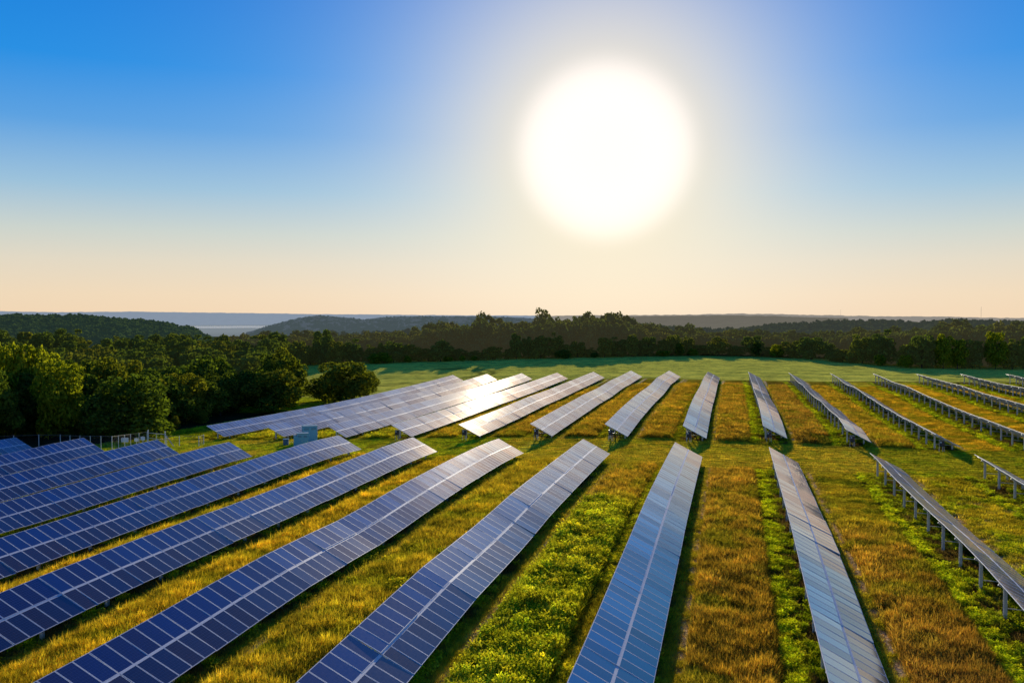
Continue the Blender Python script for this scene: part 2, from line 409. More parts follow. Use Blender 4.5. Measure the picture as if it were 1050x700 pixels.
    lay(fld, C['bean'] + (C['bean2'] - C['bean']) * (rows * .7 + n3 * .5)[..., None], .25, 0)
    # curved wheel tracks in the crop at its left end
    for R_ in (26, 31):
        rr = np.hypot(u + 118, (v - 318) * .9)
        lay(np.exp(-((rr - R_) / 1.0) ** 2) * (u > -118) * (fld > .5) * .8, C['dark'] * .6, 0, 0)
    for dv_ in (297, 301):
        lay(np.exp(-((v - dv_ - .02 * u) / .6) ** 2) * (u < -60) * (fld > .5) * .6, C['dark'] * .7, 0, 0)
    lay(np.exp(-((v - 286.6) / .9) ** 2) * (u > -75), C['brown'] * .55, .3, .3)
    # wood floor
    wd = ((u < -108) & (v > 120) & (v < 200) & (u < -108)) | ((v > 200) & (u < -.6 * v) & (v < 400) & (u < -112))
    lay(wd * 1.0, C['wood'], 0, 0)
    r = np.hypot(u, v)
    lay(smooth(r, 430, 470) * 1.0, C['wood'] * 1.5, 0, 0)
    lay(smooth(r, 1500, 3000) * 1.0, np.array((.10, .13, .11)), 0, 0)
    return col, hgt, den

# ------------------------------------------------------------------ ground: one sheet out to the horizon
def axis(lo, hi, step, out_lo, out_hi, g=1.09):
    a = list(np.arange(lo, hi, step)); s = step
    x = a[-1]
    while x < out_hi: s *= g; x += s; a.append(x)
    s = step; x = lo; pre = []
    while x > out_lo: s *= g; x -= s; pre.append(x)
    return np.array(pre[::-1] + a)

def build_ground():
    us = axis(-108, 62, .33, -26000, 26000, 1.06); vs = axis(28, 150, .36, -3000, 30000, 1.022)
    U, V = np.meshgrid(us, vs)
    Z = hgrid(U, V)
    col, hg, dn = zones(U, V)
    near = (np.hypot(U, V) < 420)
    Z = Z + near * (.10 * (fbm(U / 1.3, V / 1.3, 21) - .5) + hg * .12 * fbm(U / .7, V / .7, 23))
    nv, nu = U.shape
    co = np.stack([U * S, V * S, Z], -1).reshape(-1, 3)
    idx = np.arange(nv * nu).reshape(nv, nu)
    fc = np.stack([idx[:-1, :-1], idx[:-1, 1:], idx[1:, 1:], idx[1:, :-1]], -1).reshape(-1, 4)
    k = NT('ground_soil_turf_haze'); at = k.n('ShaderNodeVertexColor', layer_name='turf_haze')
    g = k.n('ShaderNodeNewGeometry')
    n1 = k.noise(g.outputs['Position'], 1.7, 6, .7); n2 = k.noise(g.outputs['Position'], 9, 4, .7); n3 = k.noise(g.outputs['Position'], .25, 4, .6)
    f = k.math('MULTIPLY', k.math('ADD', n1.outputs['Fac'], n2.outputs['Fac']), k.math('ADD', n3.outputs['Fac'], .5))
    rr = k.ramp(f, [(.55, (.32, .32, .30)), (.95, (.95, .95, .95)), (1.25, (1.5, 1.45, 1.35))])
    f2 = k.ramp(n2.outputs['Fac'], [(.35, (.45, .42, .40)), (.62, (1.25, 1.25, 1.2))])
    hz_col = srgb(132, 142, 150)
    c = k.mix(1.0, k.mix(1.0, at.outputs[0], rr.outputs[0], 'MULTIPLY'), f2.outputs[0], 'MULTIPLY')
    d = k.n('ShaderNodeBsdfDiffuse'); k.l(c, d.inputs[0])
    b = k.n('ShaderNodeBump'); b.inputs['Strength'].default_value = 1; b.inputs['Distance'].default_value = .25
    hsum = k.math('ADD', n1.outputs['Fac'], k.math('MULTIPLY', n2.outputs['Fac'], .5))
    k.l(hsum, b.inputs['Height']); k.l(b.outputs[0], d.inputs['Normal'])
    em = k.n('ShaderNodeEmission'); em.inputs[0].default_value = hz_col; ms = k.n('ShaderNodeMixShader')  # emission mixed in far off, standing in for distance haze
    k.l(at.outputs[1], ms.inputs[0]); k.l(d.outputs[0], ms.inputs[1]); k.l(em.outputs[0], ms.inputs[2]); k.l(ms.outputs[0], k.out.inputs[0])
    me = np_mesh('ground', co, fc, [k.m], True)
    ca = me.color_attributes.new('turf_haze', 'FLOAT_COLOR', 'POINT')
    col = col * (1 - .5 * smooth(hg, .25, .5) * near)[..., None]  # shade under tall growth darkened into the ground colour
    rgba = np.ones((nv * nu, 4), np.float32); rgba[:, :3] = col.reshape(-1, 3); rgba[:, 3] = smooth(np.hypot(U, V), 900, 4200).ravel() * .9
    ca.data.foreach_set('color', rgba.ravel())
    return tag(link('ground', me), 'grassy ground sloping gently under the solar rows, out to the horizon', 'ground', kind='structure')
build_ground()

# ------------------------------------------------------------------ geometry-node scatter for what nobody could count
def scatter(name, pts, scl, rot, cols, protos, material=None):
    """pts in metres, each gets one of the prototype meshes"""
    me = bpy.data.meshes.new(name); me.vertices.add(len(pts))
    me.vertices.foreach_set('co', np.ascontiguousarray(pts, np.float32).ravel())
    a = me.attributes.new('scl', 'FLOAT_VECTOR', 'POINT'); a.data.foreach_set('vector', np.ascontiguousarray(scl, np.float32).ravel())
    a = me.attributes.new('rot', 'FLOAT_VECTOR', 'POINT'); a.data.foreach_set('vector', np.ascontiguousarray(rot, np.float32).ravel())
    a = me.attributes.new('pick', 'INT', 'POINT'); a.data.foreach_set('value', rng.integers(0, len(protos), len(pts)).astype(np.int32))
    a = me.attributes.new('tint', 'FLOAT_COLOR', 'POINT')
    rgba = np.ones((len(pts), 4), np.float32); rgba[:, :3] = cols; a.data.foreach_set('color', rgba.ravel())
    me.update()
    o = link(name, me)
    lib = bpy.data.collections.new(name + '_shapes')
    for i, p in enumerate(protos):
        lib.objects.link(bpy.data.objects.new('%s_shape' % name, p))
    ng = bpy.data.node_groups.new(name + '_scatter', 'GeometryNodeTree')
    ng.interface.new_socket('Geometry', in_out='INPUT', socket_type='NodeSocketGeometry')
    ng.interface.new_socket('Geometry', in_out='OUTPUT', socket_type='NodeSocketGeometry')
    gi, go = ng.nodes.new('NodeGroupInput'), ng.nodes.new('NodeGroupOutput')
    ci = ng.nodes.new('GeometryNodeCollectionInfo'); ci.inputs[0].default_value = lib
    ci.inputs['Separate Children'].default_value = True; ci.inputs['Reset Children'].default_value = True
    iop = ng.nodes.new('GeometryNodeInstanceOnPoints'); iop.inputs['Pick Instance'].default_value = True
    def attr(nm, dt):
        n = ng.nodes.new('GeometryNodeInputNamedAttribute'); n.data_type = dt; n.inputs[0].default_value = nm
        return next(s for s in n.outputs if s.enabled)
    L_ = ng.links.new
    L_(gi.outputs[0], iop.inputs['Points']); L_(ci.outputs[0], iop.inputs['Instance'])
    L_(attr('pick', 'INT'), iop.inputs['Instance Index']); L_(attr('scl', 'FLOAT_VECTOR'), iop.inputs['Scale'])
    L_(attr('rot', 'FLOAT_VECTOR'), iop.inputs['Rotation']); L_(iop.outputs[0], go.inputs[0])
    md = o.modifiers.new('scatter', 'NODES'); md.node_group = ng
    return o

def mat_grass():
    k = NT('grass_blades'); a = k.n('ShaderNodeAttribute', attribute_name='tint', attribute_type='INSTANCER')
    g = k.n('ShaderNodeNewGeometry'); tc = k.n('ShaderNodeTexCoord'); sep = k.n('ShaderNodeSeparateXYZ'); k.l(tc.outputs['Object'], sep.inputs[0])
    v = k.math('ADD', k.math('MULTIPLY', g.outputs['Random Per Island'], .7), .65)
    vv = k.n('ShaderNodeCombineXYZ')
    for i in range(3): k.l(v, vv.inputs[i])
    c = k.mix(1.0, a.outputs['Color'], vv.outputs[0], 'MULTIPLY')
    d = k.n('ShaderNodeBsdfDiffuse'); t = k.n('ShaderNodeBsdfTranslucent'); k.l(c, d.inputs[0])
    k.l(k.mix(1.0, c, (1.5, 1.25, .7), 'MULTIPLY'), t.inputs[0])
    m = k.n('ShaderNodeMixShader', i_0=.5); k.l(d.outputs[0], m.inputs[1]); k.l(t.outputs[0], m.inputs[2])
    k.l(m.outputs[0], k.out.inputs[0]); return k.m
GRASS = mat_grass()

def tuft(n, spread, lean, w, leafy=False):
    mb = MB()
    for i in range(n):
        a = random.uniform(0, 2 * PI); r = spread * math.sqrt(random.random()); x, y = r * math.cos(a), r * math.sin(a)
        b = random.uniform(0, 2 * PI); ln = lean * random.uniform(.3, 1.3); hh = random.uniform(.55, 1.05)
        dx, dy = math.cos(b), math.sin(b); px, py = -dy * w / 2, dx * w / 2
        if leafy:
            z = random.uniform(.15, .9); s = w * 2.2
            mb.quad([(x - dx * s, y - dy * s, z - .1), (x + px * 3, y + py * 3, z), (x + dx * s, y + dy * s, z + .08), (x - px * 3, y - py * 3, z + .05)])
        else:
            m_ = (x + dx * ln * .35, y + dy * ln * .35, hh * .6); e = (x + dx * ln, y + dy * ln, hh)
            b0 = len(mb.v)
            mb.v += [(x - px, y - py, -.08), (x + px, y + py, -.08), (m_[0] + px * .8, m_[1] + py * .8, m_[2]), (m_[0] - px * .8, m_[1] - py * .8, m_[2]), e]
            mb.f += [(b0, b0 + 1, b0 + 2, b0 + 3), (b0 + 3, b0 + 2, b0 + 4)]; mb.mi += [0, 0]
    return mb.mesh('tuft', [GRASS])

def build_grass():
    N = 800000
    # candidates in the wedge the camera sees, denser close by
    d = 28 * (250 / 28) ** (rng.random(N) ** .85); px = rng.uniform(-60, 1110, N)
    a = (px - 525) / F_PX
    u = d * (a * math.cos(PSI) - math.sin(PSI)); v = d * (a * math.sin(PSI) + math.cos(PSI))
    col, hg, dn = zones(u, v)
    clump = smooth(fbm(u / .8, v / .8, 41), .30, .52)
    keep = (rng.random(N) < dn * np.where(hg > .25, .25 + .75 * clump, 1)) & (hg > .05) & (v < 284) & (u > -125)
    # not where tables hide the ground completely (left, behind the slope of the tables) and none inside the lane pad
    rel = (u - U0) % 12.0
    hid = (rel < 3.0) & (u < 5)
    keep &= ~(hid & (rng.random(N) < .8))
    u, v, d, col, hg = u[keep], v[keep], d[keep], col[keep], hg[keep]
    n = len(u)
    z = hgrid(u, v)
    base = np.where(hg > .4, 1.0, .75)
    wd = np.clip((d / 45) ** .55, .8, 2.4)
    hh = hg * rng.uniform(.5, 1.35, n) * (1 + .25 * (fbm(u / 1.2, v / 1.2, 31) - .5) * 2)
    sc = np.stack([wd * base * rng.uniform(.8, 1.2, n), wd * base * rng.uniform(.8, 1.2, n), hh], -1)
    rot = np.zeros((n, 3)); rot[:, 2] = rng.uniform(0, 2 * PI, n)
    cc = col * (.45 + .9 * rng.random(n))[:, None] * (.7 + .6 * fbm(u / .9, v / .9, 51))[:, None]
    cc[:, 0] *= rng.uniform(.85, 1.15, n)
    pts = np.stack([u * S, v * S, z + .01], -1)
    tall = hg > .42
    green = (col[:, 1] > col[:, 0] * 1.02)
    A = tall & ~green; B = green; Cm = ~A & ~B
    pr1 = [tuft(13, .22, .35, .035) for _ in range(4)]
    pr2 = [tuft(30, .30, .3, .034, True) for _ in range(3)]
    pr3 = [tuft(12, .28, .3, .03) for _ in range(3)]
    tag(scatter('tall_dry_grass', pts[A], sc[A], rot[A], cc[A], pr1), 'tall dry golden and rust grass standing in strips between the solar rows', 'grass', kind='stuff')
    tag(scatter('green_weeds', pts[B], sc[B], rot[B], cc[B] * 1.3, pr2[:2] + pr1), 'bright green leafy weeds growing along the solar rows', 'weeds', kind='stuff')
    tag(scatter('short_grass', pts[Cm], sc[Cm], rot[Cm], cc[Cm], pr3), 'short mown yellow green grass in the lane and along the strips', 'grass', kind='stuff')
    print('tufts', n)
build_grass()

# ------------------------------------------------------------------ solar rows
MW, ML, TH = .955, 1.655, .04      # module width along the row, length up the slope, thickness
def add_module(mb, x0, y0, gl=0, fr=1, bk=2):
    """frame ring, glass set 3 mm down, white back; x runs down the slope, y along the row"""
    x1, y1 = x0 + ML, y0 + MW; t = .032
    g = [(x0 + t, y0 + t), (x1 - t, y0 + t), (x1 - t, y1 - t), (x0 + t, y1 - t)]; o = [(x0, y0), (x1, y0), (x1, y1), (x0, y1)]
    mb.quad([(x, y, -.003) for x, y in g], gl)
    for i in range(4):
        j = (i + 1) % 4
        mb.quad([(*o[i], 0), (*o[j], 0), (*g[j], 0), (*g[i], 0)], fr)
        mb.quad([(*o[i], -TH), (*o[j], -TH), (*o[j], 0), (*o[i], 0)], fr)
    mb.quad([(x, y, -TH) for x, y in o[::-1]], bk)

def mod_mesh(gl):
    mb = MB(); add_module(mb, 0, 0); return mb.mesh('solar_panel', [gl, FRAME, BACK])
MOD_U, MOD_L = mod_mesh(GLASS_U), mod_mesh(GLASS_L)
PITCH_Y = L / 5.0
X_LOW = W - ML                     # the lower module starts here, leaving the pale middle rail showing

def rack_mesh():
    mb = MB()
    for x in (.38, 1.28, X_LOW + .38, X_LOW + 1.28):
        mb.box(x - .03, x + .03, -L / 2 + .01, L / 2 - .01, -.12, -.043)
    mb.box(ML + .004, X_LOW - .004, -L / 2 + .01, L / 2 - .01, -.06, -.004, 1)   # middle rail
    mb.box(.15, W - .15, -.05, .05, -.26, -.123)
    return mb.mesh('panel_section', [STEEL, FRAME])
RACK = rack_mesh()

def far_mesh(hi=True):
    mb = MB()
    for i in range(5):
        y = -L / 2 + .015 + i * (L - .02) / 5
        add_module(mb, 0, y, 0, 1, 2); add_module(mb, X_LOW, y, 3, 1, 2)
    mb.box(ML + .004, X_LOW - .004, -L / 2 + .01, L / 2 - .01, -.06, -.004, 1)
    mb.box(.15, W - .15, -.05, .05, -.26, -.123, 4)
    for x in (.38, 1.28, X_LOW + .38, X_LOW + 1.28):
        mb.box(x - .03, x + .03, -L / 2 + .01, L / 2 - .01, -.12, -.043, 4)
    return mb.mesh('panel_section', [GLASS_U, FRAME, BACK, GLASS_L, STEEL])
FAR = far_mesh()

def post_mesh(hh):
    mb = MB()                       # I-section pile
    mb.box(-.09, .09, -.08, -.07, -.3, hh); mb.box(-.09, .09, .07, .08, -.3, hh); mb.box(-.006, .006, -.069, .069, -.3, hh - .01)
    mb.box(-.11, .11, -.1, .1, hh + .002, hh + .022)
    return mb.mesh('post', [STEEL])
POST = post_mesh(1.0)

EDGE_H = 2.7 * S                   # height of the high edge over the ground
CT, ST = math.cos(TILT), math.sin(TILT)

def visible(u, v, z, m=70):
    p = pix(u, v, z); return p and -m < p[0] < 1050 + m and -40 < p[1] < 700 + m * 1.6

def make_row(u, v0, direction, nsec, label, group, end_box):
    """v0: end of the row at the lane; direction +1 away from the camera, -1 toward it"""
    secs = []
    js = v0 + direction * np.arange(nsec + 1) * (L / S)
    zz = hgrid(np.full(nsec + 1, u), js) * .5 + .25 * hgrid(np.full(nsec + 1, u), js - 1.5) + .25 * hgrid(np.full(nsec + 1, u), js + 1.5) + EDGE_H
    vis = [visible(u, js[i], zz[i]) or visible(u + 3.5, js[i], zz[i] - 1.6) for i in range(nsec + 1)]
    use = [i for i in range(nsec) if vis[i] or vis[i + 1]]
    if not use: return None
    root = bpy.data.objects.new('solar_panel_row', None); COL.objects.link(root)
    vb = js[use[0]]; gz = h(u, vb); root.location = (u * S, vb * S, gz); root.empty_display_size = .5
    tag(root, label, 'solar row', group)
    org = Vector((u * S, vb * S, gz))
    for i in use:
        a = Vector((u * S, js[i] * S, zz[i])); b = Vector((u * S, js[i + 1] * S, zz[i + 1]))
        if a.y > b.y: a, b = b, a
        y = (b - a).normalized(); x = Vector((CT, 0, -ST)); x = (x - y * x.dot(y)).normalized(); zx = x.cross(y)
        R = Matrix((x, y, zx)).transposed()
        R = R @ Matrix.Rotation(random.gauss(0, .0035), 3, 'X') @ Matrix.Rotation(random.gauss(0, .0055), 3, 'Y')
        mid = (a + b) / 2
        M = R.to_4x4(); M.translation = mid - org
        p = pix(u, mid.y / S, mid.z)
        near = p is not None and p[2] < 200
        sec = link('panel_section', RACK if near else FAR, root, M)
        if near:
            base = random.gauss(0, .004)
            for r, me in ((0, MOD_U), (1, MOD_L)):
                tw = random.gauss(0, .008)
                for c in range(5):
                    mm = Matrix.Translation((X_LOW * r, -L / 2 + .015 + c * (L - .02) / 5, 0)) @ Matrix.Rotation(tw + random.gauss(0, .0022), 4, 'Y') @ Matrix.Rotation(random.gauss(0, .0015), 4, 'X')
                    link('solar_panel', me, sec, mm)
        # piles: tall one under the high edge, short one under the low edge, and the tie between them
        ym = mid.y
        tops = []
        for fr in (.13, .80):
            X = u * S + fr * W * CT; g = h(X / S, ym / S); top = mid.z - fr * W * ST - .28
            Mp = Matrix.Translation(Vector((X, ym, g)) - org) @ Matrix.Diagonal((1, 1, top - g, 1))
            link('post', POST, root, Mp); tops.append((X, g, top))
        if p is not None and p[2] < 330:
            mb = MB(); (xa, ga, ta), (xb, gb, tb) = tops
            mb.bar(Vector((xa + .07, ym, ga + (ta - ga) * .42)) - org, Vector((xb - .07, ym, tb - .08)) - org, .05, .05)
            link('brace', mb.mesh('brace', [STEEL]), root)
    return root, js, zz

near_ends = [110.6, 110.3, 110.6, 109.7, 119.1, 117.6, 119.2, 118.2, 120.6, 119.2, 117.7, 118.4, 118.4]
ords = ['leftmost', 'second', 'third', 'fourth', 'fifth', 'sixth', 'seventh', 'eighth', 'ninth', 'tenth', 'eleventh', 'twelfth', 'thirteenth', 'fourteenth', 'fifteenth']
near_lab = ['leftmost blue solar row of the near block, only its top showing below the wood',
            'second solar row from the left in the near block, ending below the dark wood',
            'deep blue solar row ending in front of the chain link fence gate',
            'blue solar row ending to the left below the teal cabinets, fourth in the near block',
            'solar row running up to the teal cabinets and hiding their foot',
            'long blue solar row second to the right of the teal cabinets',
            'blue to mauve solar row that reaches the bottom left corner of the picture',
            'solar row rising from the bottom edge, between gold grass and the green weed patch',
            'pale blue solar row between the green weed patch and the orange grass strip',
            'narrow silver solar row rising from the bottom edge, orange grass on both sides',
            'edge-on tan solar row on tall bare posts at the right border of the near block',
            'short piece of solar row cut off by the right border above the tan row',
            'solar row just beyond the right border of the near block']
far_near = [141.4, 140.8, 140.2, 139.6, 138.8, 138.9, 138.7, 139.2, 142.2, 141.5, 139.8, 139.8, 139.8, 139.8, 139.8]
far_lab = ['leftmost solar row of the far block, beside the meadow at the wood edge',
           'far block solar row ending just behind the teal cabinets',
           'far block solar row ending to the right of the teal cabinets',
           'silver far block solar row, fourth from the left',
           'silver far block solar row, fifth from the left',
           'silver far block solar row, sixth from the left',
           'broad silver solar row of the far block, seventh from the left',
           'pale silver solar row of the far block, eighth from the left, on orange grass',
           'narrow pale solar row of the far block leaning left, ninth from the left',
           'edge-on far block solar row whose open end faces the tan near row',
           'edge-on solar row on posts, its dark underside showing at the near end',
           'long edge-on solar row fourth from the right in the far block',
           'long edge-on solar row third from the right in the far block',
           'edge-on solar row second from the right in the far block, before the yellow trees',
           'short rightmost edge-on solar row of the far block at the right border']
ends = []
for i, ve in enumerate(near_ends):
    make_row(U0 + 12.0 * i, ve, -1, 17, near_lab[i], 'solar rows of the near block', False)
for i, vn in enumerate(far_near):
    uu = -91.4 + 12.0 * i
    r = make_row(uu, vn, 1, 25, far_lab[i], 'solar rows of the far block', True)
    if r and visible(uu, vn, h(uu, vn)): ends.append((i, uu, vn))

# inverter boxes hung on the first posts of the far rows, facing the lane
box_lab = {3: 'under the fourth row', 4: 'under the fifth row', 5: 'under the sixth row', 6: 'under the seventh row',
           7: 'under the eighth row', 8: 'under the ninth row', 9: 'under the first edge-on row', 10: 'under the second edge-on row'}
for i, uu, vn in ends:
    if i not in box_lab: continue
    X = (uu + .9) * S; Y = (vn + .35) * S; g = h(X / S, Y / S)
    root = bpy.data.objects.new('inverter_box', None); COL.objects.link(root); root.location = (X, Y, g)
    tag(root, 'dark electrical box on a stand %s of the far block' % box_lab[i], 'electrical box', 'inverter boxes at the row ends')
    mb = MB(); mb.box(-.28, .28, -.12, .12, .75, 1.45); link('housing', mb.mesh('housing', [DARKM]), root)
    mb = MB(); mb.box(-.24, .24, -.135, -.123, .80, 1.40); link('door', mb.mesh('door', [DARKM]), root)
    mb = MB(); mb.box(-.2, -.05, -.145, -.137, 1.2, 1.34); link('label_plate', mb.mesh('label_plate', [SIGNM]), root)
    mb = MB(); mb.box(.12, .18, -.17, -.137, 1.0, 1.12); link('switch', mb.mesh('switch', [REDM]), root)
    mb = MB(); mb.box(-.3, -.26, -.02, .02, -.2, 1.5); mb.box(.26, .3, -.02, .02, -.2, 1.5); mb.box(-.3, .3, -.02, .02, 1.502, 1.54); link('stand', mb.mesh('stand', [STEEL]), root)
    mb = MB(); mb.tube([(.1, 0, .75), (.1, 0, .3), (.12, .02, -.1)], [.03, .03, .03], 6); link('conduit', mb.mesh('conduit', [LIGHTM]), root)

# ------------------------------------------------------------------ teal cabinets by the lane
TEAL = mat_metal('teal_painted_steel', (.22, .50, .58), .45, .05)
TEAL_L = mat_metal('teal_roof_paint', (.13, .30, .36), .5, .05)
GREYB = mat_metal('grey_blue_paint', (.12, .19, .25), .5, .05)
fwd = math.atan2(-math.sin(PSI), math.cos(PSI))
def cabinet(px, py, w, d, hh, label, m, steps=0, ry=0.0, ncol=2):
    u, v = ground_at(px, py); g = h(u, v) - .05
    root = bpy.data.objects.new('equipment_cabinet', None); COL.objects.link(root); root.location = (u * S, v * S, g)
    root.rotation_euler = (0, 0, PSI + ry)
    tag(root, label, 'electrical cabinet', 'teal equipment cabinets by the lane')
    mb = MB(); mb.box(-w / 2, w / 2, -d / 2, d / 2, .12, hh)
    if steps: mb.box(-w / 2 - steps, -w / 2 - .002, -d / 2, d / 2 - .1, .12, hh - .28)
    link('body', mb.mesh('body', [m]), root)
    mb = MB(); mb.box(-w / 2 - .04, w / 2 + .04, -d / 2 - .05, d / 2 + .04, hh + .002, hh + .07)
    if steps: mb.box(-w / 2 - steps - .03, -w / 2 - .045, -d / 2 - .05, d / 2 - .06, hh - .278, hh - .22)
    link('roof', mb.mesh('roof', [TEAL_L]), root)
    mb = MB(); mb.box(-w / 2 - steps - .06, w / 2 + .06, -d / 2 - .06, d / 2 + .06, -.15, .118); link('plinth', mb.mesh('plinth', [CONC]), root)
    for c in range(ncol):
        x0 = -w / 2 + .03 + c * (w - .03) / ncol; x1 = x0 + (w - .03) / ncol - .03
        mb = MB(); mb.box(x0, x1, -d / 2 - .025, -d / 2 - .002, .18, hh - .08)
        dr = link('door', mb.mesh('door', [m]), root)
        mb = MB(); mb.box(x1 - .12, x1 - .07, -d / 2 - .055, -d / 2 - .027, hh * .45, hh * .45 + .18); link('handle', mb.mesh('handle', [STEEL]), dr)
        mb = MB()
        for q in range(6): mb.box(x0 + .1, x1 - .15, -d / 2 - .034, -d / 2 - .027, hh - .5 + q * .05, hh - .475 + q * .05)
        link('louvre', mb.mesh('louvre', [GREYB]), dr)
    return u, v
cabinet(317.5, 454, 2.0, 1.6, 2.45, 'largest teal steel cabinet, tall block behind the stepped one', TEAL, ry=.35)
cabinet(310.3, 458.5, 1.5, 1.1, 1.95, 'stepped teal steel cabinet standing in front of the tall one', TEAL, steps=.42, ry=.28)
cabinet(293.3, 457, .75, .5, .95, 'small grey blue cabinet left of the two teal ones', GREYB, ry=.2, ncol=1)
u_, v_ = ground_at(305, 457)
pm = MB()
us_, vs_ = np.linspace(-4.2, 5.5, 16), np.linspace(-1.6, 5.0, 12)
for i in range(15):
    for j in range(11):
        q = [(u_ + a, v_ + b) for a, b in ((us_[i], vs_[j]), (us_[i + 1], vs_[j]), (us_[i + 1], vs_[j + 1]), (us_[i], vs_[j + 1]))]
        pm.quad([(a * S, b * S, h(a, b) + .07) for a, b in q])
GRAV = mat_metal('pale_gravel', (.30, .24, .17), .95, 0)
tag(link('gravel_pad', pm.mesh('gravel_pad', [GRAV])), 'pale gravel pad around the teal cabinets', 'gravel pad', kind='structure')

# ------------------------------------------------------------------ fence, gate, signs
def fence(pxs, label, hh=1.9):
    pts = [ground_at(*p) for p in pxs]
    P = []
    for (a, b), (c, d) in zip(pts[:-1], pts[1:]):
        n = max(1, round(math.hypot(c - a, d - b) * S / 3.2))
        P += [(a + (c - a) * k / n, b + (d - b) * k / n) for k in range(n)]
    P.append(pts[-1])
    P3 = [Vector((a * S, b * S, h(a, b))) for a, b in P]
    root = bpy.data.objects.new('chain_link_fence', None); COL.objects.link(root); root.location = P3[0]
    tag(root, label, 'fence'); o = P3[0]
    pmesh = MB(); pmesh.tube([(0, 0, -.2), (0, 0, hh + .05)], [.045, .045], 8); pm_ = pmesh.mesh('post', [STEEL])
    for p in P3: link('post', pm_, root, Matrix.Translation(p - o))
    mb = MB()
    for a, b in zip(P3[:-1], P3[1:]): mb.bar(a - o + Vector((0, 0, hh)), b - o + Vector((0, 0, hh)), .04)
    link('top_rail', mb.mesh('top_rail', [WIREM]), root)
    mb = MB()
    for a, b in zip(P3[:-1], P3[1:]):
        d = b - a; ln = d.length; n = int(ln / .3)
        for k in range(n):                       # diagonal wires both ways
            t0, t1 = k / n, min(1, (k + 5) / n)
            f = (t1 - t0) * n / 5
            mb.bar(a + d * t0 - o + Vector((0, 0, .05)), a + d * t1 - o + Vector((0, 0, .05 + (hh - .1) * f)), .006)
            mb.bar(a + d * t0 - o + Vector((0, 0, hh - .05)), a + d * t1 - o + Vector((0, 0, hh - .05 - (hh - .1) * f)), .006)
    link('wire_mesh', mb.mesh('wire_mesh', [WIREM]), root)
    return P3
fence([(-12, 462), (40, 460), (62, 459.5), (115, 462.5), (134, 459), (151, 456)], 'chain link fence with grey posts at the foot of the dark wood')
fence([(171, 458), (184, 458.5), (204, 458.5), (209, 457)], 'low wire fence on thin posts crossing the sunlit meadow', 1.5)
# gate between the two
g0, g1 = [Vector((a * S, b * S, h(a, b))) for a, b in (ground_at(152, 456), ground_at(169.5, 458))]
root = bpy.data.objects.new('field_gate', None); COL.objects.link(root); root.location = g0
tag(root, 'steel tube gate with a slanting brace, set in the fence by the meadow', 'gate')
dv = g1 - g0; up = Vector((0, 0, 1))
mb = MB()
for hz in (.15, 1.0, 1.75): mb.bar(up * hz, dv + up * hz, .05)
mb.bar(up * .15, up * 1.75, .05); mb.bar(dv + up * .15, dv + up * 1.75, .05); mb.bar(dv * .5 + up * .15, dv * .5 + up * 1.75, .04)
link('gate_frame', mb.mesh('gate_frame', [STEEL]), root)
mb = MB(); mb.bar(dv * 1.0 + up * 1.7, dv * 1.5 + up * .1, .06); link('brace', mb.mesh('brace', [LIGHTM]), root)
for s_ in (Vector((0, 0, 0)), dv):
    mb = MB(); mb.tube([s_ + up * -.2, s_ + up * 2.2], [.07, .07], 8); link('gate_post', mb.mesh('gate_post', [STEEL]), root)
for (sx, sy, sw, sh, lab) in ((128, 452.5, 1.0, .6, 'larger white notice board on the fence near the tall post'), (140, 451.5, .55, .45, 'small white notice on the fence, middle of three'),
                             (146.5, 450, .6, .5, 'small white notice on the fence beside the gate')):
    uu, vv = ground_at(sx, sy + 8); root = bpy.data.objects.new('notice_sign', None); COL.objects.link(root)
    root.location = (uu * S, vv * S, h(uu, vv)); root.rotation_euler = (0, 0, PSI); tag(root, lab, 'sign')
    mb = MB(); mb.box(-sw / 2, sw / 2, -.02, 0, .95, .95 + sh); link('board', mb.mesh('board', [SIGNM]), root)
    mb = MB(); mb.box(-.03, .03, .003, .05, -.1, 1.5); link('post', mb.mesh('post', [STEEL]), root)

